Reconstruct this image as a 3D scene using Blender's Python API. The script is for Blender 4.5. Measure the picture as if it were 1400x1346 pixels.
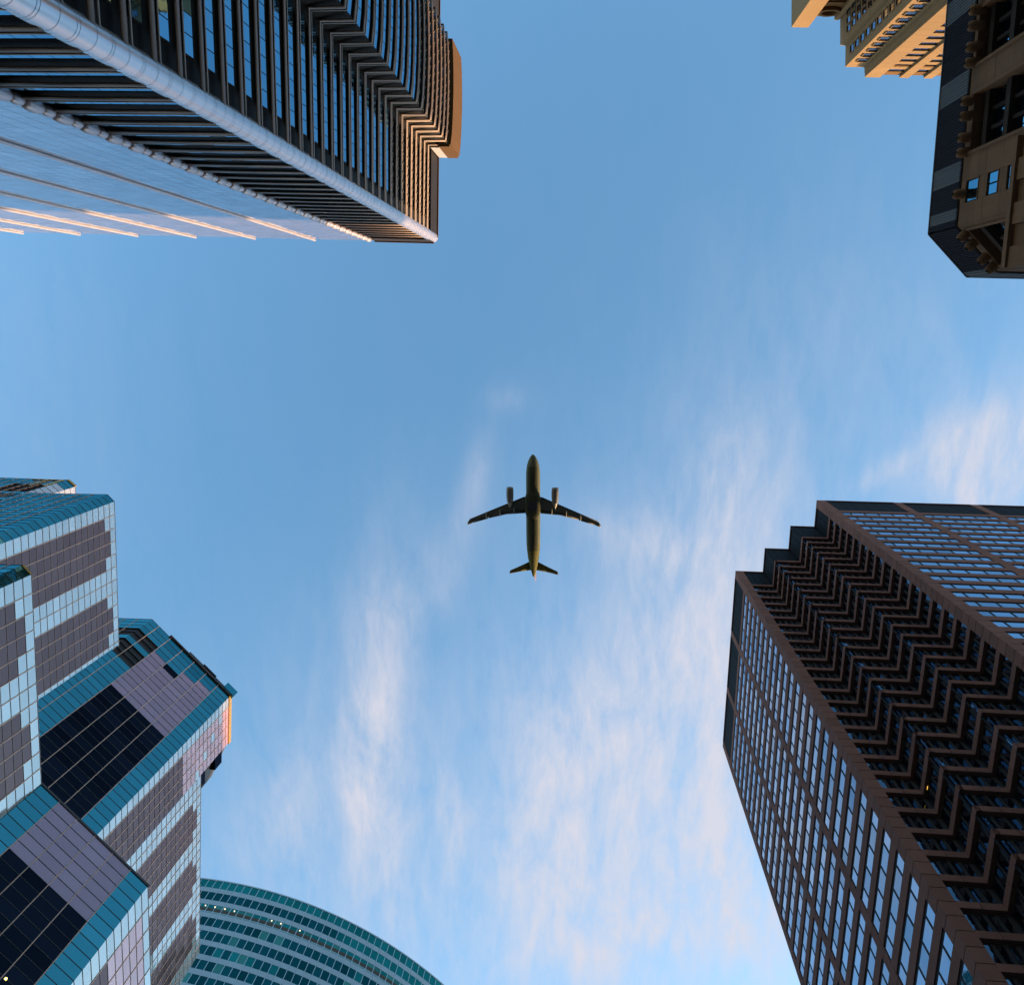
import bpy, math, random
import numpy as np
from mathutils import Matrix, Vector
random.seed(7)
R = math.radians
scn = bpy.context.scene
for o in list(bpy.data.objects):
    bpy.data.objects.remove(o)
COL = scn.collection

# ------------------------------------------------------------------ camera
FPX = 1050.0                      # focal length in photo pixels (photo is 1400 wide)
EYE = 1.6
CZ = Vector((800-700, 445-673, FPX)).normalized()      # where straight up is, seen by the camera
CX = Vector((1, 0, 0)); CX = (CX - CX.dot(CZ)*CZ).normalized()
CY = CZ.cross(CX)
cam_d = bpy.data.cameras.new('camera'); cam = bpy.data.objects.new('camera', cam_d); COL.objects.link(cam)
cam_d.sensor_fit = 'HORIZONTAL'; cam_d.sensor_width = 36; cam_d.lens = 36*FPX/1400
cam_d.clip_start = 0.05; cam_d.clip_end = 20000
rt = Vector((CX[0], CY[0], CZ[0])); dn = Vector((CX[1], CY[1], CZ[1])); fw = Vector((CX[2], CY[2], CZ[2]))
M = Matrix((rt, -dn, -fw)).transposed().to_4x4(); M.translation = (0, 0, EYE)
cam.matrix_world = M
scn.camera = cam

# ------------------------------------------------------------------ sky, sun, exposure
SUN_AZ = R(45); SUN_EL = R(10)           # world: +X right in the photo, +Y down in the photo
sun_dir = Vector((math.cos(SUN_AZ)*math.cos(SUN_EL), math.sin(SUN_AZ)*math.cos(SUN_EL), math.sin(SUN_EL)))
sd = bpy.data.lights.new('sun', 'SUN'); sun = bpy.data.objects.new('sun', sd); COL.objects.link(sun)
sd.energy = 3.3; sd.angle = R(0.5); sd.color = (1.0, 0.62, 0.30)
sun.rotation_euler = (-sun_dir).to_track_quat('-Z', 'Y').to_euler(); sun.location = sun_dir*500

wd = bpy.data.worlds.new('World'); scn.world = wd; wd.use_nodes = True
nt = wd.node_tree; nt.nodes.clear()
def N(t, ty, **kw):
    n = t.nodes.new(ty)
    for k, v in kw.items(): setattr(n, k, v)
    return n
def lk(t, a, b): t.links.new(a, b)
def mth(t, op, a, b=None, clamp=False):
    n = N(t, 'ShaderNodeMath', operation=op, use_clamp=clamp)
    for i, v in enumerate((a, b)):
        if v is None: continue
        if isinstance(v, (int, float)): n.inputs[i].default_value = v
        else: lk(t, v, n.inputs[i])
    return n.outputs[0]
SKY_STR = 0.15
sky = N(nt, 'ShaderNodeTexSky', sky_type='NISHITA', sun_disc=False)
sky.sun_elevation = SUN_EL
sky.sun_rotation = math.atan2(sun_dir.x, sun_dir.y)
sky.air_density = 1.0; sky.dust_density = 1.0; sky.ozone_density = 1.0; sky.altitude = 0
SKY_TINT = (.70, 1.08, 1.23)
tint = N(nt, 'ShaderNodeMix', data_type='RGBA', blend_type='MULTIPLY'); tint.inputs[0].default_value = 1
lk(nt, sky.outputs[0], tint.inputs[6]); tint.inputs[7].default_value = (*SKY_TINT, 1)
# clean blue overhead, untouched warm light towards the horizon
tcz = N(nt, 'ShaderNodeTexCoord'); spz = N(nt, 'ShaderNodeSeparateXYZ'); lk(nt, tcz.outputs['Generated'], spz.inputs[0])
tr_ = N(nt, 'ShaderNodeMapRange', interpolation_type='SMOOTHSTEP'); lk(nt, spz.outputs[2], tr_.inputs[0]); tr_.inputs[1].default_value = 0.05; tr_.inputs[2].default_value = 0.72
lk(nt, tr_.outputs[0], tint.inputs[0])
# cirrus: a layer far overhead, position = direction.xy / direction.z
tc = N(nt, 'ShaderNodeTexCoord'); sp = N(nt, 'ShaderNodeSeparateXYZ'); lk(nt, tc.outputs['Generated'], sp.inputs[0])
zz = mth(nt, 'MAXIMUM', sp.outputs[2], 0.12)
qx = mth(nt, 'DIVIDE', sp.outputs[0], zz); qy = mth(nt, 'DIVIDE', sp.outputs[1], zz)
cq = N(nt, 'ShaderNodeCombineXYZ'); lk(nt, qx, cq.inputs[0]); lk(nt, qy, cq.inputs[1])
def noise(t, vec, scale, detail, rough, dist=0, sc=(1, 1, 1), rot=0, loc=(0, 0, 0)):
    mp = N(t, 'ShaderNodeMapping'); lk(t, vec, mp.inputs[0])
    mp.inputs['Scale'].default_value = sc; mp.inputs['Rotation'].default_value = (0, 0, rot); mp.inputs['Location'].default_value = loc
    n = N(t, 'ShaderNodeTexNoise'); lk(t, mp.outputs[0], n.inputs['Vector'])
    n.inputs['Scale'].default_value = scale; n.inputs['Detail'].default_value = detail
    n.inputs['Roughness'].default_value = rough; n.inputs['Distortion'].default_value = dist
    return n.outputs[0]
n1 = noise(nt, cq.outputs[0], 7.0, 9, 0.62, 0.5, (1.5, 0.6, 1), R(14))
n2 = noise(nt, cq.outputs[0], 22.0, 7, 0.65, 0.3, (1.9, 0.5, 1), R(12), (3, 1, 0))
def blob(px, py, rx, ry, ang, amp):
    # soft patch of cirrus: centre and radii in the same layer coordinates
    v = Vector(((px-700)/FPX, (py-673)/FPX, 1)); w = (v.dot(CX), v.dot(CY), v.dot(CZ)); cx, cy = w[0]/w[2], w[1]/w[2]
    mp = N(nt, 'ShaderNodeMapping', vector_type='TEXTURE'); lk(nt, cq.outputs[0], mp.inputs[0])
    mp.inputs['Location'].default_value = (cx, cy, 0); mp.inputs['Rotation'].default_value = (0, 0, ang)
    mp.inputs['Scale'].default_value = (rx/FPX, ry/FPX, 1)
    ln = N(nt, 'ShaderNodeVectorMath', operation='LENGTH'); lk(nt, mp.outputs[0], ln.inputs[0])
    g_ = mth(nt, 'POWER', 2.718, mth(nt, 'MULTIPLY', mth(nt, 'MULTIPLY', ln.outputs[1], ln.outputs[1]), -1.0))
    return mth(nt, 'MULTIPLY', g_, amp)
BL = [(895, 1040, 115, 360, R(12), .95), (780, 1100, 110, 250, R(5), .55), (515, 960, 50, 220, R(5), .85), (520, 1160, 45, 140, R(-2), .5),
      (1355, 630, 80, 85, R(30), 1.9), (1215, 640, 50, 16, R(-35), .55), (650, 655, 20, 65, R(14), .36), (900, 750, 130, 40, R(20), .45), (985, 650, 40, 80, R(15), .45),
      (1060, 1220, 90, 160, R(10), .75), (620, 1130, 22, 90, R(-8), .55), (390, 1120, 60, 150, R(35), .35),
      (930, 1230, 130, 90, R(-20), .6), (1290, 470, 16, 50, R(-30), .2), (590, 800, 45, 120, R(30), .35), (690, 545, 30, 20, 0, .2), (720, 1000, 60, 150, 0, .3), (1270, 430, 260, 170, 0, .14), (780, 1290, 600, 300, 0, .62), (930, 900, 260, 330, R(10), .28), (480, 1050, 200, 260, R(10), .25), (60, 560, 160, 260, 0, .12), (1000, 900, 120, 330, R(8), .5)]
acc = None
for b in BL:
    v = blob(*b); acc = v if acc is None else mth(nt, 'ADD', acc, v)
acc = mth(nt, 'ADD', acc, 0.02)
comb = mth(nt, 'ADD', mth(nt, 'MULTIPLY', n1, 0.62), mth(nt, 'MULTIPLY', n2, 0.38))
# streaky density: patches times fibrous noise
den = N(nt, 'ShaderNodeMapRange'); lk(nt, comb, den.inputs[0]); den.inputs[1].default_value = 0.39; den.inputs[2].default_value = 0.66
fac = mth(nt, 'MULTIPLY', mth(nt, 'MINIMUM', acc, 1.25), den.outputs[0])
veil = mth(nt, 'MULTIPLY', mth(nt, 'MINIMUM', acc, 1.3), 0.27)
fac = mth(nt, 'MINIMUM', mth(nt, 'ADD', mth(nt, 'MULTIPLY', fac, 0.60), veil), 0.92)
above = N(nt, 'ShaderNodeMapRange'); lk(nt, sp.outputs[2], above.inputs[0]); above.inputs[1].default_value = 0.1; above.inputs[2].default_value = 0.35
fac = mth(nt, 'MULTIPLY', fac, above.outputs[0])
CLOUD = (1.72, 1.70, 1.90)
cmix = N(nt, 'ShaderNodeMix', data_type='RGBA'); lk(nt, fac, cmix.inputs[0]); lk(nt, tint.outputs[2], cmix.inputs[6]); cmix.inputs[7].default_value = (*CLOUD, 1)
bg = N(nt, 'ShaderNodeBackground'); lk(nt, cmix.outputs[2], bg.inputs[0]); bg.inputs[1].default_value = SKY_STR
wo = N(nt, 'ShaderNodeOutputWorld'); lk(nt, bg.outputs[0], wo.inputs[0])
vs = scn.view_settings; vs.view_transform = 'Standard'; vs.look = 'None'; vs.gamma = 1; vs.use_curve_mapping = False
vs.exposure = 1.5
scn.render.engine = 'CYCLES'
scn.cycles.max_bounces = 6; scn.cycles.glossy_bounces = 4; scn.cycles.diffuse_bounces = 3

# ------------------------------------------------------------------ geometry helpers
def gp(px, py, H):
    """world XY of the point at height H that the photo shows at pixel (px,py)"""
    v = Vector(((px-700)/FPX, (py-673)/FPX, 1))
    a, b, c = v.dot(CX), v.dot(CY), v.dot(CZ)
    return Vector((a/c*(H-EYE), b/c*(H-EYE)))
def proj(x, y, z):
    v = x*CX + y*CY + (z-EYE)*CZ
    if v[2] <= 0.01: return (1e5, 1e5)
    return (700+FPX*v[0]/v[2], 673+FPX*v[1]/v[2])

def mat(name, col, rough=0.5, metal=0.0, spec=0.5, var=0.0, nscale=0.6, nvar=0.0, bump=0.0, bscale=8.0, stain=0.0, ior=1.5, emit=None, estr=0, coat=0):
    m = bpy.data.materials.new(name); m.use_nodes = True
    t = m.node_tree; p = t.nodes['Principled BSDF']
    p.inputs['Roughness'].default_value = rough; p.inputs['Metallic'].default_value = metal
    p.inputs['IOR'].default_value = ior; p.inputs['Specular IOR Level'].default_value = spec
    if coat: p.inputs['Coat Weight'].default_value = coat
    geo = N(t, 'ShaderNodeNewGeometry'); oi = N(t, 'ShaderNodeObjectInfo')
    rnd = mth(t, 'FRACT', mth(t, 'ADD', mth(t, 'MULTIPLY', oi.outputs['Random'], 7.31), mth(t, 'MULTIPLY', geo.outputs['Random Per Island'], 3.77)))
    val = mth(t, 'ADD', mth(t, 'MULTIPLY', mth(t, 'SUBTRACT', rnd, 0.5), 2*var), 1.0)
    if nvar or stain:
        nz = noise(t, geo.outputs['Position'], nscale, 5, 0.6)
        val = mth(t, 'MULTIPLY', val, mth(t, 'ADD', mth(t, 'MULTIPLY', mth(t, 'SUBTRACT', nz, 0.5), 2*nvar), 1.0))
    if stain:
        nz = noise(t, geo.outputs['Position'], 1.2, 4, 0.6, 0, (1, 1, 0.12))
        val = mth(t, 'MULTIPLY', val, mth(t, 'ADD', mth(t, 'MULTIPLY', mth(t, 'SUBTRACT', nz, 0.5), 2*stain), 1.0))
    mx = N(t, 'ShaderNodeMix', data_type='RGBA', blend_type='MULTIPLY'); mx.inputs[0].default_value = 1
    mx.inputs[6].default_value = (*col, 1); cc = N(t, 'ShaderNodeCombineColor')
    for i in range(3): lk(t, val, cc.inputs[i])
    lk(t, cc.outputs[0], mx.inputs[7]); lk(t, mx.outputs[2], p.inputs['Base Color'])
    if bump:
        nz = noise(t, geo.outputs['Position'], bscale, 4, 0.6)
        bp = N(t, 'ShaderNodeBump'); bp.inputs['Strength'].default_value = bump; bp.inputs['Distance'].default_value = 0.05
        lk(t, nz, bp.inputs['Height']); lk(t, bp.outputs[0], p.inputs['Normal'])
    if emit: p.inputs['Emission Color'].default_value = (*emit, 1); p.inputs['Emission Strength'].default_value = estr
    return m
def glass(name, refl, dark, f0=0.35, rough=0.04, wave=0.02, wscale=0.35, var=0.12, tilt=0.035):
    """coated facade glass: a mirror film over a dark room, fresnel-weighted, slightly wavy"""
    m = bpy.data.materials.new(name); m.use_nodes = True
    t = m.node_tree; t.nodes.clear(); out = N(t, 'ShaderNodeOutputMaterial')
    geo = N(t, 'ShaderNodeNewGeometry'); oi = N(t, 'ShaderNodeObjectInfo')
    rnd = mth(t, 'FRACT', mth(t, 'ADD', mth(t, 'MULTIPLY', oi.outputs['Random'], 7.31), mth(t, 'MULTIPLY', geo.outputs['Random Per Island'], 3.77)))
    val = mth(t, 'ADD', mth(t, 'MULTIPLY', mth(t, 'SUBTRACT', rnd, 0.5), 2*var), 1.0)
    nz = noise(t, geo.outputs['Position'], wscale, 3, 0.5)
    bp = N(t, 'ShaderNodeBump'); bp.inputs['Strength'].default_value = 1.0; bp.inputs['Distance'].default_value = wave; lk(t, nz, bp.inputs['Height'])
    wn = N(t, 'ShaderNodeTexWhiteNoise', noise_dimensions='1D'); lk(t, mth(t, 'MULTIPLY', rnd, 91.7), wn.inputs['W'])
    sb = N(t, 'ShaderNodeVectorMath', operation='SUBTRACT'); lk(t, wn.outputs['Color'], sb.inputs[0]); sb.inputs[1].default_value = (.5, .5, .5)
    sl_ = N(t, 'ShaderNodeVectorMath', operation='SCALE'); lk(t, sb.outputs[0], sl_.inputs[0]); sl_.inputs['Scale'].default_value = tilt
    ad = N(t, 'ShaderNodeVectorMath', operation='ADD'); lk(t, geo.outputs['Normal'], ad.inputs[0]); lk(t, sl_.outputs[0], ad.inputs[1])
    nm = N(t, 'ShaderNodeVectorMath', operation='NORMALIZE'); lk(t, ad.outputs[0], nm.inputs[0]); lk(t, nm.outputs[0], bp.inputs['Normal'])
    gl = N(t, 'ShaderNodeBsdfGlossy'); gl.inputs['Roughness'].default_value = rough; lk(t, bp.outputs[0], gl.inputs['Normal'])
    cc = N(t, 'ShaderNodeVectorMath', operation='SCALE'); cc.inputs[0].default_value = refl; lk(t, val, cc.inputs['Scale'])
    lk(t, cc.outputs[0], gl.inputs['Color'])
    df = N(t, 'ShaderNodeBsdfDiffuse'); c2 = N(t, 'ShaderNodeVectorMath', operation='SCALE'); c2.inputs[0].default_value = dark; lk(t, val, c2.inputs['Scale']); lk(t, c2.outputs[0], df.inputs['Color'])
    lw = N(t, 'ShaderNodeLayerWeight'); lw.inputs['Blend'].default_value = 0.5; lk(t, bp.outputs[0], lw.inputs['Normal'])
    # schlick: f0 + (1-f0)*(1-cos)^5
    s5 = mth(t, 'POWER', lw.outputs['Facing'], 3.5)
    fr = mth(t, 'ADD', mth(t, 'MULTIPLY', s5, 1-f0), f0, True)
    ms = N(t, 'ShaderNodeMixShader'); lk(t, fr, ms.inputs[0]); lk(t, df.outputs[0], ms.inputs[1]); lk(t, gl.outputs[0], ms.inputs[2])
    lk(t, ms.outputs[0], out.inputs[0])
    return m

# unit cubes, one per material
CUBE_V = np.array([(x, y, z) for x in (-.5, .5) for y in (-.5, .5) for z in (-.5, .5)], float)
CUBE_F = [(0, 1, 3, 2), (4, 6, 7, 5), (0, 4, 5, 1), (2, 3, 7, 6), (0, 2, 6, 4), (1, 5, 7, 3)]
_cubes = {}
def cube_mesh(m, name):
    k = (m.name, name)
    if k not in _cubes:
        me = bpy.data.meshes.new(name); me.from_pydata(CUBE_V.tolist(), [], CUBE_F); me.materials.append(m); me.update(); _cubes[k] = me
    return _cubes[k]
def raw(name, verts, faces, mats, parent=None, midx=None, smooth=False):
    me = bpy.data.meshes.new(name); me.from_pydata([tuple(v) for v in verts], [], faces)
    for m in (mats if isinstance(mats, list) else [mats]): me.materials.append(m)
    if midx: me.polygons.foreach_set('material_index', midx)
    if smooth: me.polygons.foreach_set('use_smooth', [True]*len(me.polygons))
    me.update()
    o = bpy.data.objects.new(name, me); COL.objects.link(o)
    if parent: o.parent = parent; o.matrix_parent_inverse = Matrix.Translation(-parent.location)
    return o
def tag(o, label, cat, group=None, kind=None):
    if label: o['label'] = label
    if cat: o['category'] = cat
    if group: o['group'] = group
    if kind: o['kind'] = kind
    return o
def thing(name, loc, label, cat):
    o = bpy.data.objects.new(name, None); COL.objects.link(o); o.location = loc
    return tag(o, label, cat)
def prism(name, pts, z0, z1, m, parent=None):
    n = len(pts); v = [(p[0], p[1], z0) for p in pts]+[(p[0], p[1], z1) for p in pts]
    f = [(i, (i+1) % n, n+(i+1) % n, n+i) for i in range(n)]+[tuple(range(n))[::-1], tuple(range(n, 2*n))]
    a = sum(pts[i][0]*pts[(i+1) % n][1]-pts[(i+1) % n][0]*pts[i][1] for i in range(n))
    if a < 0: f = [tuple(reversed(q)) for q in f]
    return raw(name, v, f, m, parent)

class Bld:
    """collects box pieces in named kinds; the 300 of a kind that show largest become parts, the rest one 'stuff' part"""
    def __init__(s, name, loc, label, cat='building'):
        s.e = thing(name, loc, label, cat); s.p = {}; s.loc = Vector(loc)
    def box(s, kind, c, u, n, du, dn_, dz, m):
        s.p.setdefault(kind, []).append((c, u, n, du, dn_, dz, m))
    def finish(s, limits={}):
        for kind, L in s.p.items():
            C = np.array([tuple(q[0]) for q in L]); U = np.array([tuple(q[1]) for q in L]); Nn = np.array([tuple(q[2]) for q in L])
            D = np.array([(q[3], q[4], q[5]) for q in L])
            cor = C[:, None, :] + CUBE_V[None, :, 0:1]*np.pad(U*D[:, 0:1], ((0, 0), (0, 1)))[:, None, :] + CUBE_V[None, :, 1:2]*np.pad(Nn*D[:, 1:2], ((0, 0), (0, 1)))[:, None, :] + CUBE_V[None, :, 2:3]*np.array([0, 0, 1.])*D[:, None, 2:3]
            A = np.array([tuple(CX), tuple(CY), tuple(CZ)])
            v = (cor-np.array([0, 0, EYE])) @ A
            ok = (v[:, :, 2] > .5).all(1)
            vz = np.maximum(v[:, :, 2], .5)
            px = np.clip(700+FPX*v[:, :, 0]/vz, 0, 1400); py = np.clip(673+FPX*v[:, :, 1]/vz, 0, 1346)
            w = px.max(1)-px.min(1); h = py.max(1)-py.min(1)
            size = np.sqrt(w*h)*ok; big = np.maximum(w, h)*ok
            order = np.argsort(-size); lim = limits.get(kind, 300)
            thr = 3.5
            sel = [i for i in order[:lim] if big[i] >= 8 and size[i] >= thr]
            rest = sorted(set(range(len(L)))-set(sel))
            if len(rest) and len(rest) <= 12 and len(sel)+len(rest) <= lim: sel += rest; rest = []
            for i in sel:
                c, u, n, du, dn_, dz, m = L[i]
                o = bpy.data.objects.new(kind, cube_mesh(m, kind)); COL.objects.link(o)
                o.parent = s.e
                mm = Matrix(((u[0]*du, n[0]*dn_, 0, c[0]-s.loc[0]), (u[1]*du, n[1]*dn_, 0, c[1]-s.loc[1]), (0, 0, dz, c[2]-s.loc[2]), (0, 0, 0, 1)))
                o.matrix_local = mm
            if rest:
                mats = []; mi = []
                for i in rest:
                    m = L[i][6]
                    if m not in mats: mats.append(m)
                    mi += [mats.index(m)]*6
                V = cor[rest].reshape(-1, 3); k = len(rest)
                F = (np.array(CUBE_F)[None]+8*np.arange(k)[:, None, None]).reshape(-1, 4)
                me = bpy.data.meshes.new(kind)
                me.vertices.add(len(V)); me.vertices.foreach_set('co', V.ravel())
                me.loops.add(F.size); me.loops.foreach_set('vertex_index', F.ravel().astype(np.int32))
                me.polygons.add(len(F)); me.polygons.foreach_set('loop_start', np.arange(0, F.size, 4, dtype=np.int32))
                for m in mats: me.materials.append(m)
                me.polygons.foreach_set('material_index', np.array(mi, dtype=np.int32)); me.polygons.foreach_set('use_smooth', np.zeros(len(F), dtype=bool)); me.update(calc_edges=True); me.validate()
                o = bpy.data.objects.new(kind, me); COL.objects.link(o); o.parent = s.e; o.matrix_parent_inverse = Matrix.Translation(-s.loc)
                o['kind'] = 'stuff'

class Face:
    """a vertical wall plane from world point a to b (2D); outward normal looks at the street"""
    def __init__(s, b, P0, P1, flip=False):
        s.b = b; s.P = Vector(P0); d = Vector(P1)-s.P; s.L = d.length; s.u = d/s.L
        s.n = Vector((s.u[1], -s.u[0]))
        if s.n.dot(-s.P) < 0: s.n = -s.n
        if flip: s.n = -s.n
    def box(s, kind, u0, u1, z0, z1, d0, d1, m):
        c = s.P+s.u*((u0+u1)/2)+s.n*((d0+d1)/2)
        s.b.box(kind, (c[0], c[1], (z0+z1)/2), s.u, s.n, abs(u1-u0), abs(d1-d0), abs(z1-z0), m)
    def pt(s, u, d=0): return s.P+s.u*u+s.n*d
    def hit(s, px, py, d=0):
        v = Vector(((px-700)/FPX, (py-673)/FPX, 1)); r = Vector((v.dot(CX), v.dot(CY))); rz = v.dot(CZ)
        P = s.pt(0, d); t = P.dot(s.n)/r.dot(s.n)
        q = r*t; return ((q-P).dot(s.u), EYE+rz*t)
    def zmin(s, H, mar=90):
        z = H
        while z > 4:
            z -= 1
            if not any(-mar < proj(*s.pt(s.L*k/6), z)[0] < 1400+mar and -mar < proj(*s.pt(s.L*k/6), z)[1] < 1346+mar for k in range(7)): break
        return z

# ------------------------------------------------------------------ materials
granite = mat('brown_granite', (.215, .100, .074), .8, spec=.1, var=.10, nscale=3, nvar=.08, bump=.15, bscale=14, stain=.10)
granite_w = mat('weathered_granite', (.27, .135, .068), .8, spec=.1, var=.12, nscale=.8, nvar=.12, bump=.2, bscale=10, stain=.22)
joint = mat('joint_dark', (.03, .026, .025), .9)  # dark joint colour, also used for cores behind the cladding
bronze_dk = mat('dark_bronze', (.035, .032, .034), .4, metal=.3, var=.2)
louver = mat('louver_dark', (.012, .012, .013), .7, spec=.08, metal=0, var=.12)
# ------------------------------------------------------------------ ground, road and pavement
asphalt = mat('asphalt', (.05, .05, .052), .9, nscale=2, nvar=.2, bump=.3, bscale=30)
paving = mat('paving', (.22, .21, .2), .8, nscale=1, nvar=.1)
paint = mat('road_paint', (.7, .7, .66), .6)
g = raw('ground', [(-4000, -4000, 0), (4000, -4000, 0), (4000, 4000, 0), (-4000, 4000, 0)], [(0, 1, 2, 3)], paving); g['kind'] = 'structure'
g = raw('road', [(-16, -600, .004), (16, -600, .004), (16, 600, .004), (-16, 600, .004)], [(0, 1, 2, 3)], asphalt); g['kind'] = 'structure'
vv = []; ff = []
for k in range(-60, 60):
    if abs(k) < 1: continue
    i = len(vv); y = k*9.0; vv += [(-.08, y, .008), (.08, y, .008), (.08, y+3, .008), (-.08, y+3, .008)]; ff.append((i, i+1, i+2, i+3))
g = raw('road_marking', vv, ff, paint); g['kind'] = 'structure'

# ================================================================== 1. granite tower with the stepped corner (lower right)
def granite_tower():
    H = 165.0; FH = H*.0217*1.0; TOP = H-2.45*FH
    A = gp(1116.5, 683.5, H)
    b = Bld('granite_tower', (A[0]+30, A[1]+30, 0), 'tall brown granite office tower whose corner steps back in dark zigzag bands, lower right')
    win = glass('window_glass_granite_tower', (.58, .75, .94), (.006, .008, .012), .50, .03, .02, .5, .20)
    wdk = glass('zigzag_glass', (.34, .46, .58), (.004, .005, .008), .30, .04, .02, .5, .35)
    frame = mat('window_frame_dark', (.010, .011, .014), .6, spec=.15)
    def at(x, y): return gp(x, y, H)
    zig = [(1116.5, 683.5), (1114, 719.4), (1080.5, 719.2), (1078.5, 750), (1045.4, 750), (1043.7, 781.3), (1005.5, 781)]
    ZP = [at(*q) for q in zig]
    # square the steps up to the tower's own axes
    ax = (at(1400, 691.5)-A).normalized(); ay = Vector((-ax[1], ax[0]))
    def sq(P0, P1, along): d = P1-P0; return P0+along*d.dot(along)
    Q = [ZP[0]]
    for i in range(1, 7): Q.append(sq(Q[-1], ZP[i], ay if i % 2 == 1 else ax))
    B = Q[6]; Cc = sq(B, at(992, 1020), ay)
    RX = A+ax*98; far = RX+ay*((Cc-A).dot(ay))
    outline = [A]+Q[1:]+[Cc, far, RX]
    # core set back behind all cladding
    def inset(k):
        return [A+ax*k+ay*k, Q[1]+ax*k+ay*k, Q[2]+ax*k+ay*k, Q[3]+ax*k+ay*k, Q[4]+ax*k+ay*k, Q[5]+ax*k+ay*k, B+ax*k+ay*k, Cc+ax*k-ay*.3, far-ax*.3-ay*.3, RX-ax*.3+ay*k]
    prism('core', inset(.49), 0, H-.4, joint, b.e)
    cop = [p for p in outline]
    n_fl = 46
    # --- flat faces
    def flat(P0, P1, first_pier, bays, npane, pitch, pier):
        f = Face(b, P0, P1); zb = max(4, f.zmin(H, 120))
        fl = [TOP-k*FH for k in range(n_fl) if TOP-k*FH > zb]
        zlo = fl[-1]-FH
        ends = [0, first_pier]
        # corner pier in stacked stones
        k = 0; z = H
        while z > zlo:
            z1 = z-FH/2
            f.box('granite_panel', 0.015, first_pier, z1+.08, z, -.5, 0.0, granite); z = z1
        for j in range(bays):
            u0 = first_pier+j*pitch; u1 = u0+pitch-pier
            z = H; w = (u1-u0)
            # mechanical storey: dark louvres with a coping
            f.box('coping', u0, u1, H-.35, H, -.5, 0.02, granite)
            nn = npane
            for q in range(nn):
                f.box('louver_panel', u0+w*q/nn+.04, u0+w*(q+1)/nn-.04, TOP+.25, H-.35, -.5, -.18, louver)
            z = H
            while z > zlo and u1 < f.L+pitch:
                z1 = z-FH
                f.box('granite_panel', u1+.012, u1+pier-.012, z1+.07, z, -.5, -.02, granite); z = z1
            ws = [.62]+[1]*(npane-2)+[.62]; tot = sum(ws)
            for i, zt in enumerate(fl):
                # spandrel on top of the storey, glass below it
                f.box('granite_spandrel', u0, u1, zt-.40*FH, zt, -.5, -.04, granite)
                x = u0
                for q, wq in enumerate(ws):
                    x1 = x+w*wq/tot
                    f.box('window_pane', x+.17, x1-.17, zt-FH+.06, zt-.40*FH-.42, -.30, -.14, win)
                    f.box('window_head', x+.17, x1-.17, zt-.40*FH-.42, zt-.40*FH, -.4, -.13, frame)
                    f.box('window_frame', x1-.17, x1+.17 if q < len(ws)-1 else x1, zt-FH, zt-.40*FH, -.4, -.125, frame)
                    if q == 0: f.box('window_frame', x, x+.17, zt-FH, zt-.40*FH, -.4, -.125, frame)
                    x = x1
    flat(A, RX, 1.75, 6, 6, 98/1050*H, 1.65)
    Lc = (Cc-B).length
    flat(B, Cc, 1.6, 3, 5, (Lc-1.6)/3, 1.35)
    # --- zigzag faces
    segs = [(Q[i], Q[i+1]) for i in range(6)]
    for si, (P0, P1) in enumerate(segs):
        f = Face(b, P0, P1); zb = max(4, f.zmin(H, 120))
        # normal must be -ax (along ay segments) or -ay
        f.n = -ax if si % 2 == 0 else -ay
        L = f.L
        a0 = 1.6 if si == 0 else 0.0; a1 = L-1.6 if si == 5 else (L+.5 if si % 2 == 0 else L-.012)
        fl = [TOP-k*FH for k in range(n_fl) if TOP-k*FH > zb]
        f.box('coping', a0, a1, H-.35, H, -.5, 0.0, granite)
        for q in range(3):
            f.box('louver_panel', a0+(a1-a0)*q/3+.04, a0+(a1-a0)*(q+1)/3-.04, TOP+.3, H-.35, -.55, -.22, louver)
        if si in (0, 5):
            z = H; zlo = fl[-1]-FH; e0, e1 = (0.0, 1.6) if si == 0 else (L-1.6, L-.015)
            while z > zlo:
                f.box('granite_panel', e0+.012, e1, z-FH/2+.08, z, -.5, -.0, granite); z -= FH/2
        for zt in fl:
            m0 = 0.0; m1 = 0.0
            f.box('granite_band', a0, (a0+a1)/2-.035, zt-.24*FH, zt, -.5, 0, granite)
            f.box('granite_band', (a0+a1)/2+.035, a1, zt-.24*FH, zt, -.5, 0, granite)
            n_ = 4
            for q in range(n_):
                x0 = a0+(a1-a0)*q/n_; x1 = a0+(a1-a0)*(q+1)/n_
                f.box('window_pane', x0+.24, x1-.24, zt-.95*FH, zt-.33*FH, -.45, -.36, wdk)
                f.box('window_frame', x1-.1, x1+.1, zt-FH, zt-.24*FH, -.62, -.5, frame)
    # outer corner stones close each band where two steps meet
    for i in (2, 4):
        pass
    b.finish()
    # two lit office windows in the zigzag
    lit = mat('lit_window', (.8, .5, .1), .5, emit=(1, .58, .10), estr=.7)
    for (px, py) in ((1266.5, 1048), (1264.5, 1072)):
        f = Face(b, Q[2], Q[3]); f.n = -ax
        best = None
        for si in (0, 2, 4):
            f = Face(b, *segs[si]); f.n = -ax
            u, z = f.hit(px, py, -.32)
            if 0 < u < f.L: best = (f, u, z)
        if best:
            f, u, z = best; c = f.pt(u, -.33)
            o = bpy.data.objects.new('lit_pane', cube_mesh(lit, 'lit_pane')); COL.objects.link(o); o.parent = b.e
            o.matrix_local = Matrix(((f.u[0]*.45, f.n[0]*.03, 0, c[0]-b.loc[0]), (f.u[1]*.45, f.n[1]*.03, 0, c[1]-b.loc[1]), (0, 0, 1.3, z), (0, 0, 0, 1)))
            o['label'] = 'pane glowing yellow from an office lamp'
granite_tower()

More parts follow.
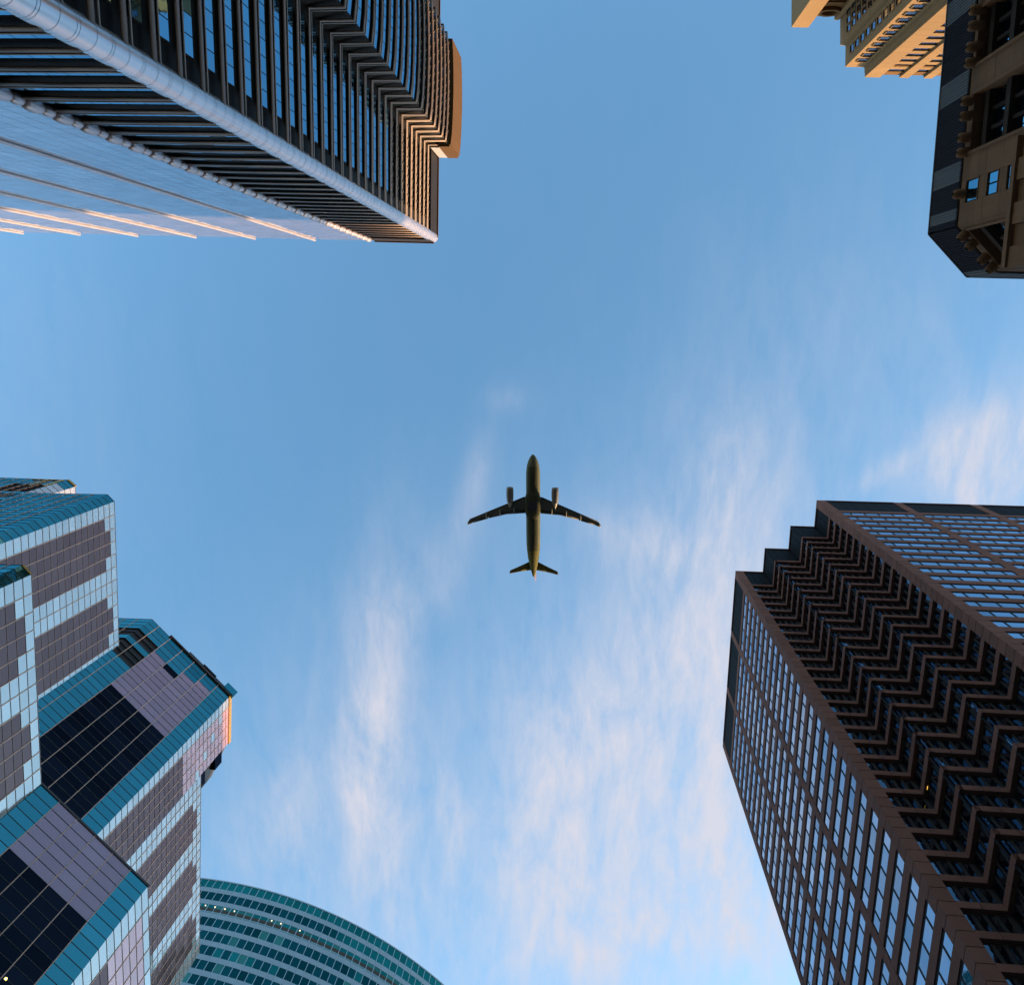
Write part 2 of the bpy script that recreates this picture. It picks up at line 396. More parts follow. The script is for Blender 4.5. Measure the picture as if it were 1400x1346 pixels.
# ================================================================== 2. bronze tower with the round white corner column (upper left)
def sweep(path, z, r0, r1, off, seg=8):
    """round rail along a 2D polyline at height z, mitred; off = outward offset; returns verts, faces"""
    n = len(path); pts = []
    for i in range(n):
        d0 = (path[i]-path[i-1]).normalized() if i else (path[1]-path[0]).normalized()
        d1 = (path[i+1]-path[i]).normalized() if i < n-1 else d0
        t = (d0+d1).normalized(); nn = Vector((-t[1], t[0])); k = 1/max(.4, t.dot(d0))
        pts.append((path[i], nn, k))
    V = []; F = []
    for (p, nn, k) in pts:
        for s in range(seg):
            a = 2*math.pi*(s+.5)/seg
            q = p+nn*k*(off+r0*math.cos(a)); V.append((q[0], q[1], z+r1*math.sin(a)))
    for i in range(n-1):
        for s in range(seg):
            F.append((i*seg+s, i*seg+(s+1) % seg, (i+1)*seg+(s+1) % seg, (i+1)*seg+s))
    F.append(tuple(range(seg))[::-1]); F.append(tuple((n-1)*seg+s for s in range(seg)))
    return V, F
def cyl(V, F, c, r, z0, z1, seg, r2=None, prof=None):
    prof = prof or [(r, z0), (r2 if r2 is not None else r, z1)]
    i0 = len(V)
    for (rr, z) in prof:
        for s in range(seg):
            a = 2*math.pi*s/seg; V.append((c[0]+rr*math.cos(a), c[1]+rr*math.sin(a), z))
    for k in range(len(prof)-1):
        for s in range(seg):
            F.append((i0+k*seg+s, i0+k*seg+(s+1) % seg, i0+(k+1)*seg+(s+1) % seg, i0+(k+1)*seg+s))
    F.append(tuple(i0+s for s in range(seg))[::-1]); F.append(tuple(i0+(len(prof)-1)*seg+s for s in range(seg)))
def bronze_tower():
    H = 180.0; FH = H*.0217
    T = gp(591.5, 324, H)
    b = Bld('bronze_tower', (T[0]-30, T[1]-30, 0), 'dark bronze office tower with a round white column up its corner, upper left')
    rail = mat('bronze_rail', (.16, .105, .078), .45, metal=.2, var=.08)
    rail2 = mat('thin_rail', (.27, .22, .19), .4, metal=.35, var=.08)
    dark = mat('bronze_spandrel', (.028, .022, .018), .6, spec=.12, metal=0, var=.15)
    fascia = mat('bronze_fascia', (.11, .062, .030), .8, spec=.06, metal=0, nscale=.6, nvar=.1, stain=.08)
    white = mat('white_metal_column', (.78, .68, .67), .24, metal=.7, var=.04)
    matte = mat('pale_ridge_metal', (.50, .42, .43), .42, metal=.55, var=.05)
    wpl = mat('pale_screen_wall', (.40, .38, .40), .7)
    stud = mat('brass_stud', (.40, .27, .12), .4, metal=.5)
    gl = glass('blue_strip_glass', (.28, .62, .84), (.01, .015, .02), .62, .03, .01, .4, .08)
    gl2 = glass('curtain_glass', (.80, .88, .93), (.40, .33, .33), .42, .06, .03, .22, .07)
    ringm = mat('column_joint', (.16, .13, .13), .6)
    at = lambda x, y: gp(x, y, H)
    face_top = at(600.5, -260)
    P_in = at(598, 213); 
    E = at(596.5, 330)                       # +X face line
    u_ = (P_in-E).normalized()
    bow = [at(*q) for q in ((624.6, 213), (626.2, 200), (627.4, 178), (628.3, 150), (628.4, 125), (628, 100), (627, 79))]
    back = P_in+u_*((bow[-1]-P_in).dot(u_))
    # +Y faces
    W0 = at(598, 331); W1 = at(0, 317); w_ = (W1-W0).normalized()
    Wend = W0+w_*140
    core = [E-w_*0-u_*-.8+w_*.7, P_in+w_*.7, Vector(bow[0])+w_*.7+u_*.7]+[p+w_*.7 for p in bow[1:-1]]+[bow[-1]+w_*.7-u_*.7, back+w_*.7-u_*0, face_top+w_*.7, face_top+w_*140, Wend+u_*.8]
    prism('core', core, 0, H-.3, dark, b.e)
    # storeys
    zs = []; z = H*(1-.040)
    while z > 30: zs.append(z); z -= FH
    path_x = [E+u_*1.2, P_in]+bow+[back, face_top]
    ridge0 = at(512, 331)
    pin = (ridge0-W0).dot(w_)
    path_y = [W0+w_*1.2, W0+w_*pin]
    f_x = Face(b, E, face_top); f_x1 = Face(b, E, P_in); fb0 = Face(b, P_in, bow[0])
    f_x.n = f_x1.n = -w_; fb0.n = -u_
    fy = Face(b, W0, W0+w_*pin); fy.n = -u_
    def sign(path): return path
    for k, zt in enumerate(zs):
        for (pth, nm, off_s) in ((path_x, 'x', 1), (path_y, 'y', -1)):
            # rails stand proud of the wall; offset to the left or right of the path direction
            for (rr, hh, dz, mm, kind, of) in ((.13, .42, -3.40, rail, 'storey_rail', .04), (.07, .13, -2.42, rail2, 'thin_rail', .0)):
                t = pth; d = (t[1]-t[0]).normalized(); nn = Vector((-d[1], d[0])); out = -w_ if nm == 'x' else -u_
                o_ = of if nn.dot(out) > 0 else -of
                V, F = sweep(t, zt+dz, rr, hh, o_, 8)
                if (nn.dot(out) < 0) == (o_ < 0): pass
                raw(kind, V, F, mm, b.e, smooth=True)
    # glass strips and mullion fins
    def strips(f, L, u_start, H_, flip=False):
        zb = f.zmin(H, 60)
        nn = int((L-u_start)/1.62)
        for zt in zs:
            if zt < zb: break
            for q in range(nn):
                u0 = u_start+q*1.62
                pr = proj(*f.pt(u0), zt)
                if not (-80 < pr[0] < 1480 and -80 < pr[1] < 1430): continue
                hi_ = zt > zs[9]
                if hi_: f.box('rail_stud', u0-.10, u0+.10, zt-2.62, zt-2.32, .02, .20, stud)
                f.box('window_pane', u0+.03, u0+1.59, zt-2.25, zt-.70, -.5, -.34 if hi_ else -.10, gl)
                f.box('mullion', u0-.03, u0+.03, zt-2.3, zt-.6, -.5, -.07, dark)
    strips(f_x1, f_x1.L, 3.7, H)
    fn = Face(b, back, face_top); fn.n = -w_; strips(fn, fn.L, .5, H)
    for i in range(len(bow)-1):
        ff_ = Face(b, bow[i], bow[i+1]); ff_.n = -w_; ff_.n = Vector((ff_.u[1], -ff_.u[0]));
        if ff_.n.dot(-w_) < 0: ff_.n = -ff_.n
        n_ = max(1, round(ff_.L/1.62)); zb = 60
        for zt in zs:
            pr = proj(*ff_.pt(0), zt)
            if pr[1] < -120: break
            for q in range(n_):
                a, c = ff_.L*q/n_, ff_.L*(q+1)/n_
                hi_ = zt > zs[9]
                if hi_: ff_.box('rail_stud', a-.10, a+.10, zt-2.62, zt-2.32, .02, .20, stud)
                ff_.box('window_pane', a+.03, c-.03, zt-2.25, zt-.70, -.5, -.34 if hi_ else -.10, gl)
                ff_.box('mullion', a-.03, a+.03, zt-2.3, zt-.6, -.5, -.07, dark)
    # +Y first bay: glass strips seen at a grazing angle
    for zt in zs:
        n_ = 8
        for q in range(n_):
            a, c = 1.4+(pin-1.8)*q/n_, 1.4+(pin-1.8)*(q+1)/n_
            fy.box('window_pane', a+.03, c-.03, zt-2.0, zt-1.15, -.5, -.14, gl)
    # small studs at every mullion on the rails of the top storeys show as bright points
    # parapets
    f_x1.box('parapet_panel', .8, f_x1.L-.02, H*(1-.040), H, -.6, .1, dark)
    fn.box('parapet_panel', .02, fn.L, H*(1-.040), H, -.6, .1, dark)
    fy.box('parapet_panel', .8, pin, H*(1-.030), H, -.6, .05, dark)
    f_x1.box('parapet_cap', .8, f_x1.L-.02, H-.05, H+.35, -.7, .35, fascia)
    fn.box('parapet_cap', .02, fn.L, H-.05, H+.35, -.7, .35, fascia)
    fy.box('parapet_cap', .8, pin, H-.05, H+.35, -.7, .3, fascia)
    # bow crown: tall curved fascia
    zc = H*(1-.062)
    for i in range(len(bow)-1):
        ff_ = Face(b, bow[i], bow[i+1]); ff_.n = Vector((ff_.u[1], -ff_.u[0]))
        if ff_.n.dot(-w_) < 0: ff_.n = -ff_.n
        ff_.box('crown_panel', 0.01, ff_.L-.01, zc, H+.1, -.4, .55, fascia)
    fb0.box('crown_panel', fb0.L*.55, fb0.L+.3, zc, H+.1, -.3, .5, fascia)
    fb0.box('crown_wall', 0.4, fb0.L*.55-.02, zc+1.5, H+.1, -.2, .38, wpl)
    # corner column: stacked segments with recessed joints
    r = 1.12; z = H+.6; V = []; F = []
    cyl(V, F, T, r*.93, 20, H+.3, 32); raw('column_core', V, F, ringm, b.e, smooth=False)
    k = 0
    seg_me = {}
    while z > 40:
        for hgt in (FH*.44, FH*.46, FH*.08):
            gap = .05
            key = round(hgt, 3)
            if key not in seg_me:
                V = []; F = []
                hh = (hgt-gap)/2
                cyl(V, F, (0, 0), r, -hh, hh, 40, prof=[(r, -hh), (r, hh)]); F = F[:-2]
                me = bpy.data.meshes.new('column_segment'); me.from_pydata(V, [], F); me.materials.append(white)
                me.polygons.foreach_set('use_smooth', [len(p.vertices) == 4 for p in me.polygons]); me.update(); seg_me[key] = me
            o = bpy.data.objects.new('column_segment', seg_me[key]); COL.objects.link(o); o.parent = b.e
            o.location = Vector((T[0], T[1], z-hgt/2))-b.loc
            z -= hgt
    # domed tip
    V = []; F = []; cyl(V, F, T, r, H+.55, H+.6, 32, prof=[(r*.98, H+.62), (r*.85, H+1.0), (r*.5, H+1.3), (.05, H+1.42)]); raw('column_cap', V, F, white, b.e, smooth=True)
    # beaded column between the railed bay and the glass bays
    V1 = []; F1 = []
    def barrel(h, rr):
        V = []; F = []
        cyl(V, F, (0, 0), rr, 0, h, 16, prof=[(rr*.62, -h/2), (rr*.88, -h*.36), (rr, -h*.12), (rr, h*.12), (rr*.88, h*.36), (rr*.62, h/2)])
        me = bpy.data.meshes.new('bead_segment'); me.from_pydata(V, [], F); me.materials.append(matte)
        me.polygons.foreach_set('use_smooth', [True]*len(me.polygons)); me.update(); return me
    big, small = barrel(FH*.60, .62), barrel(FH*.40, .48)
    P = W0+w_*pin-u_*.2
    for zt in zs+[zs[0]+FH]:
        for me, dz in ((big, -FH*.5), (small, -FH*1.0)):
            o = bpy.data.objects.new('bead_segment', me); COL.objects.link(o); o.parent = b.e; o.location = Vector((P[0], P[1], zt+dz))-b.loc
    # glass bays with slim ridges
    bayL = 83/1050*H*1.0
    nb = 7
    for j in range(nb):
        a = pin+bayL*j; fz = Face(b, W0+w_*a, W0+w_*(a+bayL)); fz.n = -u_
        n_ = 7; zt = H; zb = fz.zmin(H, 60)
        while zt > zb:
            for q in range(n_):
                x0 = .25+(bayL-.5)*q/n_; x1 = .25+(bayL-.5)*(q+1)/n_
                pr = proj(*fz.pt(x0), zt)
                if -60 < pr[0] < 1400 and -60 < pr[1]:
                    fz.box('curtain_pane', x0+.025, x1-.025, zt-FH/2+.04, zt, -.1, .0, gl2)
            zt -= FH/2
        # ridge at the far end of the bay
        if j < nb:
            P = W0+w_*(a+bayL); V = []; F = []
            zz_ = H+1.2
            P = P-u_*.12
            while zz_ > max(30, zb):
                cyl(V, F, P, .42, 0, 0, 12, prof=[(.22, zz_-FH/2+.02), (.235, zz_-FH/2+.10), (.235, zz_-.10), (.22, zz_)]); zz_ -= FH/2
            raw('ridge_column', V, F, matte, b.e, smooth=False)
    # plant screen at the far end of the roof
    b.finish()
bronze_tower()

# ================================================================== 3. patchwork glass tower (lower left)
def patch_tower():
    HC = 159.0; HA = HC/1.092; HB = HA*.685
    P = gp(100, 900, HA)
    b = Bld('patchwork_glass_tower', (P[0]-20, P[1], 0), 'glass tower of silver, mauve, teal and black panels in stepped angular blocks, lower left')
    silver = glass('pale_sky_glass', (.90, .88, .84), (.48, .42, .38), .46, .07, .02, .5, .07)  # paler copy of one glass, brighter sky reflection put into the tint
    mauve = glass('mauve_panel', (.36, .23, .22), (.13, .07, .07), .30, .12, .015, .6, .08)
    pink = glass('pink_panel', (.98, .62, .60), (.66, .34, .33), .40, .12, .02, .5, .09)
    teal = glass('teal_sky_glass', (.13, .53, .58), (.012, .05, .06), .48, .05, .02, .4, .09)  # same glass tinted teal for faces that reflect bluer sky
    deep = glass('deep_sky_glass', (.10, .44, .50), (.005, .04, .05), .48, .05, .03, .3, .16)  # darker teal copy, deeper sky reflection put into the tint
    purple = glass('purple_panel', (.74, .48, .52), (.36, .20, .23), .34, .12, .015, .6, .08)
    black = glass('black_glass', (.035, .04, .06), (.003, .003, .005), .25, .06, .02, .5, .3)
    mul = mat('copper_mullion', (.62, .37, .25), .4, metal=.35, var=.06)
    tr2 = mat('tan_transom', (.26, .17, .13), .5, metal=.2)
    muld = mat('dark_transom', (.07, .06, .06), .5, metal=.2)
    wall = mat('glass_tower_backing', (.010, .008, .008), .6)
    gold = mat('gold_fascia', (.45, .27, .06), .4, metal=.5)  # sunlit yellow and warm glow put into the base colour
    ROW = HA*.0122
    def poly(name, L, z): pts = [gp(x, y, z) for x, y in L]; return pts
    CORE = [gp(x, y, HC) for x, y in ((-260, 644), (92, 655.6), (103, 665), (118, 843), (208, 846), (314, 952), (318.5, 1030), (291, 1062), (-260, 1062))]
    _pl = Face(b, gp(314, 952, HC), gp(273, 1302, HA)); CORE[6] = CORE[5]+_pl.u*(5*17.1/1050*HA)
    AC = [gp(x, y, HA) for x, y in ((-300, 667), (147, 675.4), (156.8, 685.3), (163.5, 892))]
    c0 = CORE[5]; c1 = gp(273, 1302, HA)
    AC += [c0.copy(), c1, gp(-320, 1312, HA)]
    BD = [gp(x, y, HB) for x, y in ((-400, 764), (31, 771.5), (43.5, 785), (57, 1072), (202.6, 1211), (217, 1665), (-500, 1665))]
    def shrink(pts, k):
        n = len(pts); out = []
        for i in range(n):
            d0 = (pts[i]-pts[i-1]).normalized(); d1 = (pts[(i+1) % n]-pts[i]).normalized()
            n0 = Vector((-d0[1], d0[0])); n1 = Vector((-d1[1], d1[0])); m = (n0+n1); m = m/max(.3, m.dot(n0)) if m.length > .01 else n0
            out.append(pts[i]+m*k)
        return out
    for nm, pts, z in (('tower_core', CORE, HC), ('tower_core', AC, HA), ('tower_core', BD, HB)):
        a = sum(pts[i][0]*pts[(i+1) % len(pts)][1]-pts[(i+1) % len(pts)][0]*pts[i][1] for i in range(len(pts)))
        prism(nm, shrink(pts, .35 if a > 0 else -.35), 0, z-.12, wall, b.e)
    def grid(P0, P1, ncol, H, colf, rowh=ROW, zlo=None, holes=None, mulw=.12, trm=None, mullm=None, skipbelow=0):
        f = Face(b, P0, P1); L = f.L; zb = zlo if zlo is not None else f.zmin(H, 70)
        nr = int((H-zb)/rowh)+1
        w = L/ncol
        edges = [min(L, j*w) for j in range(int(math.ceil(ncol))+1)]
        for j in range(len(edges)-1):
            for i in range(nr):
                zt = H-i*rowh
                m = colf(i, j)
                if m is None: continue
                f.box('glass_panel', edges[j]+.02, edges[j+1]-.02, zt-rowh+.02, zt-.02, -.3, -.06, m)
        for e in edges:
            if 0 < e < L-.1: f.box('mullion', e-mulw/2, e+mulw/2, H-nr*rowh, H, -.3, .02, mullm or mul)
        for i in range(nr+1):
            f.box('transom', .02, L-.02, H-i*rowh-.035, H-i*rowh+.035, -.3, -.01, trm or muld)
        return f
    def xf(pinkrows):
        def c(i, j):
            jj = j % 6
            if j == 0 or jj in (0, 5) : return silver
            if pinkrows and j <= 5:
                if i < pinkrows: return pink if (i*7+j*3) % 11 else (silver if i % 2 else mauve)
                return mauve
            lim = {1: 2, 2: 1, 3: 1, 4: 2}[jj]
            return mauve if i >= lim else silver
        return c
    # block A: street face, chamfer and end face
    mA = lambda i, j: xf(0)(i, j)
    grid(AC[2], AC[3], 12, HA, mA, mullm=mul, trm=tr2)
    grid(AC[2], AC[1], 1, HA, lambda i, j: teal if i > 0 else deep, trm=muld)
    grid(AC[1], AC[0], 26, HA, lambda i, j: deep)
    # block B (lower, nearer)
    grid(BD[2], BD[3], 12, HB, mA, trm=tr2)
    grid(BD[2], BD[1], 1, HB, lambda i, j: deep)
    grid(BD[1], BD[0], 26, HB, lambda i, j: deep)
    # block D: 45 degree face
    def cD(i, j):
        if j in (0, 5): return teal
        return purple if i < 6 else black
    grid(BD[4], BD[3], 6, HB, cD, mulw=.14)
    def cDx(i, j):
        if j == 0 or i == 0: return silver
        if i < 6: return pink
        return mauve if j % 6 not in (0, 5) else silver
    grid(BD[4], BD[5], 18, HB, cDx, trm=tr2)
    fd = Face(b, BD[4], BD[3]); fd.box('parapet_rail', -.1, fd.L+.1, HB-.05, HB+.3, -.5, .08, muld)
    # block C: 45 degree face, up to the full height
    holeC = lambda i, j: j >= 5 and i in (3, 4, 6, 7, 8)
    def cC(i, j):
        if holeC(i, j): return None
        if j == 0: return teal
        if j >= 6 or (j == 5): return teal
        if i < 2: return deep if i < 2 else purple
        if j == 4 and i < 4: return teal
        if j == 3 and i < 5: return teal if i != 4 else black
        if j == 2 and i < 3: return deep
        if i < 13: return purple
        return black
    fC = grid(CORE[5], CORE[4], 6.6, HC, cC, mulw=.15)
    # dark plant openings behind the missing panels, boxes of fins inside
    # C street face: tall part then lower part share the plane
    f0 = Face(b, CORE[5], c1); w5 = 5*17.1/1050*HA
    Ptop = CORE[5]+f0.u*(5*17.1/1050*HA)
    grid(CORE[5], Ptop, 5, HC, lambda i, j: silver if j == 0 else ((pink if (i*5+j*3) % 13 else silver) if i < 12 else mauve), zlo=Face(b, CORE[5], Ptop).zmin(HC, 70))
    L2 = (c1-Ptop).length; n2 = round(L2/(w5/5))
    def cC2(i, j):
        jj = (j+5) % 6
        if jj in (0, 5): return silver
        lim = {1: 2, 2: 1, 3: 1, 4: 2}[jj]
        return mauve if i >= lim else silver
    grid(Ptop, c1, n2, HA, cC2, trm=tr2)
    # core -Y faces seen over block A, and its chamfer
    grid(CORE[1], CORE[0], 22, HC, lambda i, j: None if (j < 3 and i in (3, 4, 5, 6, 8, 9)) else deep, zlo=HA-6)
    grid(CORE[2], CORE[1], 1, HC, lambda i, j: silver if j == 0 and i > 1 else teal, zlo=HA-6)
    grid(CORE[2], CORE[3], 14, HC, lambda i, j: silver, zlo=HA-3)
    grid(CORE[4], CORE[3], 5, HC, lambda i, j: None if i in (3, 4, 6, 7, 8) else teal, zlo=HA-6)
    # roof trim: fascia coloured gold for its sunlit edge, rails and hoist boxes
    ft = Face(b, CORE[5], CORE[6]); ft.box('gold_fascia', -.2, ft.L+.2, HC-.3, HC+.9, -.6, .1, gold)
    f4 = Face(b, CORE[5], CORE[4]); f4.box('parapet_rail', -.2, f4.L*.78, HC+.1, HC+.45, -.2, .35, muld)
    f4.box('parapet_rail', -.2, f4.L*.55, HC+.9, HC+1.3, -.8, .1, muld)
    f4.box('hoist_box', -.6, 2.6, HC+.5, HC+2.6, -2.2, .5, deep)
    f4.box('hoist_box', 5.5, 9.5, HC+.4, HC+1.5, -1.5, .3, louver)
    fg = Face(b, CORE[1], CORE[0])
    for (a, c, z0, z1) in ((.3, 7.5, HC-1.0, HC-.5), (.3, .9, HC-7, HC-1), (3.6, 4.1, HC-7, HC-1)): fg.box('gold_trim', a, c, z0, z1, -.3, .12, gold)  # gold strips painted for the warm glow around the openings
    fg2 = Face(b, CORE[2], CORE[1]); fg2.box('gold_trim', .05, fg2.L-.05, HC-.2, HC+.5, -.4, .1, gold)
    fg3 = Face(b, BD[2], BD[1]); fg3.box('gold_trim', .05, fg3.L-.05, HB-.25, HB+.12, -.3, .06, gold)  # gold strip stands for the glowing reflection on this chamfer
    # solid black blocks standing for dark cavities at the south roof step
    fs = Face(b, Ptop, c1)
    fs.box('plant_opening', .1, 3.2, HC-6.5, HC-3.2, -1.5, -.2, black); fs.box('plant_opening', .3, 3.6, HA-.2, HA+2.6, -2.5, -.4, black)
    b.finish()
    lamp = mat('ceiling_lamp', (1, .8, .2), .5, emit=(1, .75, .15), estr=3)
    u, z = fd.hit(8, 1337, 0)
    c = fd.pt(u, -.04); o = bpy.data.objects.new('lamp', cube_mesh(lamp, 'lamp')); COL.objects.link(o); o.parent = b.e
    o.matrix_local = Matrix(((.22, 0, 0, c[0]-b.loc[0]), (0, .22, 0, c[1]-b.loc[1]), (0, 0, .22, z), (0, 0, 0, 1)))
patch_tower()

# ================================================================== 4. curved green glass tower (bottom)
def green_tower():
    H = 230.0; FH = H*.0236
    L = [(200, 1196), (273.5, 1201.6), (340, 1210), (400, 1226.5), (448, 1246), (490, 1265.5), (520, 1282), (550, 1301.5), (580, 1324), (607, 1346)]
    pts = np.array([tuple(gp(x, y, H)) for x, y in L])
    A = np.c_[2*pts, np.ones(len(pts))]; s = np.linalg.lstsq(A, (pts**2).sum(1), rcond=None)[0]
    cx, cy = s[0], s[1]; rad = math.sqrt(s[2]+cx*cx+cy*cy)
    b = Bld('curved_green_tower', (cx, cy, 0), 'curved green glass tower with pale horizontal bands, bottom edge beside the patchwork tower')
    band = mat('pale_band', (.24, .33, .40), .45, metal=.15, var=.04)
    green = glass('green_glass', (.04, .40, .36), (.002, .05, .042), .34, .05, .02, .4, .18)
    dkg = glass('dark_green_glass', (.02, .19, .20), (.001, .02, .022), .30, .05, .02, .4, .25)
    warm = glass('warm_green_glass', (.10, .40, .36), (.03, .12, .10), .25, .06, .02, .4, .2)
    finm = mat('pale_fin', (.36, .48, .56), .4, metal=.3); brown_ = mat('interior_ceiling', (.045, .035, .03), .8)
    lamp = mat('downlight', (1, .9, .7), .5, emit=(1, .72, .42), estr=.75)
    a0 = math.atan2(pts[0][1]-cy, pts[0][0]-cx); a1 = math.atan2(pts[-1][1]-cy, pts[-1][0]-cx)
    if a1-a0 > math.pi: a1 -= 2*math.pi
    if a0-a1 > math.pi: a0 -= 2*math.pi
    da = (38.5/3.3333/1050*H*1.05)/rad            # one window
    lo, hi = min(a0, a1)-da*2, max(a0, a1)+da*2
    n = int((hi-lo)/da)
    ring = [Vector((cx+(rad-.5)*math.cos(lo+da*k), cy+(rad-.5)*math.sin(lo+da*k))) for k in range(n+1)]
    dd = Vector((cx, cy)).normalized()
    prism('core', ring+[ring[-1]+dd*30, ring[0]+dd*30], 0, H-.2, joint, b.e)
    ps = [Vector((cx+rad*math.cos(lo+da*k), cy+rad*math.sin(lo+da*k))) for k in range(n+1)]
    rnd = random.Random(3)
    for k in range(n):
        f = Face(b, ps[k], ps[k+1])
        f.box('band_panel', .01, f.L-.01, H-.75*.5, H+.15, -.4, .08, band)
        for i in range(26):
            zt = H-.38-i*FH
            pr = proj(*f.pt(0), zt)
            if pr[1] > 1346+90: break
            if pr[0] < 120: continue
            g0 = green if i == 0 else dkg
            if i == 1 and k > n*.62: g0 = green
            if i > 1:
                r_ = rnd.random(); g0 = green if r_ > .84 else (warm if r_ > .76 else dkg)
            if i == 2: g0 = green if rnd.random() > .4 else warm
            f.box('window_pane', .06, f.L-.06, zt-FH*.64, zt, -.35, -.04, g0)
            f.box('band_panel', .01, f.L-.01, zt-FH, zt-FH*.64, -.4, .02, band)
            f.box('fin', -.09, .09, zt-FH*.64, zt, -.4, .03, finm)
            if i == 2:
                f.box('window_ledge', .06, f.L-.06, zt-FH*.60, zt-FH*.54, -.04, 0, band); f.box('ceiling_slot', .12, f.L-.12, zt-FH*.50, zt-FH*.26, -.05, -.03, brown_)
    b.finish()
    for (px, py) in ((281, 1237), (294, 1239.5), (307.5, 1242), (320.5, 1245), (371.5, 1258), (384, 1262), (410, 1271.5)):
        best = None
        for k in range(n):
            f = Face(b, ps[k], ps[k+1]); u, z = f.hit(px, py, .05)
            if 0 <= u <= f.L: best = (f, u, z)
        if best:
            f, u, z = best; c = f.pt(u, .03)
            o = bpy.data.objects.new('downlight', cube_mesh(lamp, 'downlight')); COL.objects.link(o); o.parent = b.e
            o.matrix_local = Matrix(((.34, 0, 0, c[0]-b.loc[0]), (0, .34, 0, c[1]-b.loc[1]), (0, 0, .30, z), (0, 0, 0, 1)))
green_tower()

# ================================================================== 5. sunlit limestone tower (top right, behind)
def limestone_tower():
    H = 230.0; FH = 3.75
    at = lambda x, y, h=None: gp(x, y, h or H)
    P = at(1180, 60)
    b = Bld('limestone_tower', (P[0]+10, P[1]-10, 0), 'limestone tower with stepped corners glowing orange in the sun, top right behind the granite building')
    lime = mat('limestone', (.245, .160, .086), .9, spec=.05, var=.05, nscale=.4, nvar=.06, bump=.1, bscale=6, stain=.06)
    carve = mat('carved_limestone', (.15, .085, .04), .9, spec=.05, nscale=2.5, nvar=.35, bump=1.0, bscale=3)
    wf = mat('window_bronze', (.10, .085, .09), .4, metal=.4)
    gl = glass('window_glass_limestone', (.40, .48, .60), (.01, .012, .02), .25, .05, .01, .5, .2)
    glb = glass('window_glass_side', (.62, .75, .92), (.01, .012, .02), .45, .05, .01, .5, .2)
    # stepped plan, +Y faces at four depths (photo y 38, 62, 92, 101)
    pts = [at(1083.5, -260), at(1082, 37.6), at(1105, 38), at(1105, 20), at(1148.6, 20), at(1148.6, 62.2), at(1156, 62.8), at(1155.5, 91.8), at(1181.6, 92.3), at(1182, 101), at(1345, 104), at(1360, -260)]
    b_in = pts
    prism('tower_body', [p for p in pts], 0, H-.01, lime, b.e)
    def windows(P0, P1, ncol, w, hgt, z0, d=.02, glm=gl, margin=1.2, nrows=30, pil=False, kind='window'):
        f = Face(b, P0, P1); L = f.L; sp_ = (L-2*margin)/ncol
        for j in range(ncol):
            uc = margin+sp_*(j+.5)
            for i in range(nrows):
                zt = z0-i*FH
                pr = proj(*f.pt(uc), zt)
                if pr[1] < -70: continue
                # surround, dark reveal, two panes and a sill
                f.box('window_frame', uc-w/2, uc+w/2, zt-hgt, zt, .0, .06, wf)
                f.box('window_pane', uc-w/2+.10, uc-.04, zt-hgt+.1, zt-.1, .06, .10, glm)
                f.box('window_pane', uc+.04, uc+w/2-.10, zt-hgt+.1, zt-.1, .06, .10, glm)
                f.box('lintel', uc-w/2-.12, uc+w/2+.12, zt, zt+.28, 0, .32, lime)
                f.box('window_jamb', uc-w/2-.14, uc-w/2, zt-hgt, zt, 0, .30, lime)
                f.box('window_jamb', uc+w/2, uc+w/2+.14, zt-hgt, zt, 0, .30, lime)
        return f
    # -X faces (shade)
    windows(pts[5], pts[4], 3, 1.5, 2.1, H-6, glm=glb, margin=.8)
    f3 = windows(pts[7], at(1155.5, -60), 1, 1.0, 1.0, -500)
    fw_ = Face(b, pts[7], pts[6]); 
    # M3 west wall continues up the photo behind the notch
    fX = Face(b, pts[7]+Vector((-.02, 0)), at(1156, 40)+Vector((-.02, 0)))
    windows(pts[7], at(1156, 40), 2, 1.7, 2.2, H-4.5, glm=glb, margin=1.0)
    # +Y faces (sunlit)
    windows(pts[8], pts[7], 1, 2.4, 1.9, H-5, margin=2.0)
    f = Face(b, pts[9], pts[10]); L = f.L
    # big flat pilasters with recessed window columns
    pw = [(0.1, 4.0), (8.9, 11.2), (15.0, 17.2), (21.2, 23.4), (27.4, 29.6)]
    for (a, c) in pw:
        z = H
        while z > 130:
            f.box('pilaster_stone', a, c, z-3.72, z-.01, 0, .85, lime); z -= 3.75
    cols = [(4.0, 8.9), (11.2, 15.0), (17.2, 21.2), (23.4, 27.4)]
    for (a, c) in cols:
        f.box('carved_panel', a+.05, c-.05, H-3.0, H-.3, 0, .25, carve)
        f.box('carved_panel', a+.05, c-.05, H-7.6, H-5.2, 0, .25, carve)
        for i in range(24):
            zt = H-3.2-i*FH*1.02
            f.box('window_frame', a+.35, c-.35, zt-1.9, zt, 0, .06, wf)
            m_ = (a+c)/2
            f.box('window_pane', a+.5, m_-.06, zt-1.8, zt-.1, .06, .1, gl)
            f.box('window_pane', m_+.06, c-.5, zt-1.8, zt-.1, .06, .1, gl)
            f.box('spandrel_stone', a+.02, c-.02, zt-FH*1.02+.01, zt-1.9, 0, .32, lime)
    # carved niche between the two masses
    f = Face(b, pts[3], pts[4]); L = f.L
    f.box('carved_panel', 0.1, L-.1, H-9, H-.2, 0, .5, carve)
    f.box('niche_jamb', .2, 1.4, H-16, H-.2, .5, 1.4, lime); f.box('niche_jamb', L-1.4, L-.2, H-16, H-.2, .5, 1.4, lime)
    b.finish()
    V = []; F = []; c = f.pt(L*.5, .5); n = f.n; u = f.u
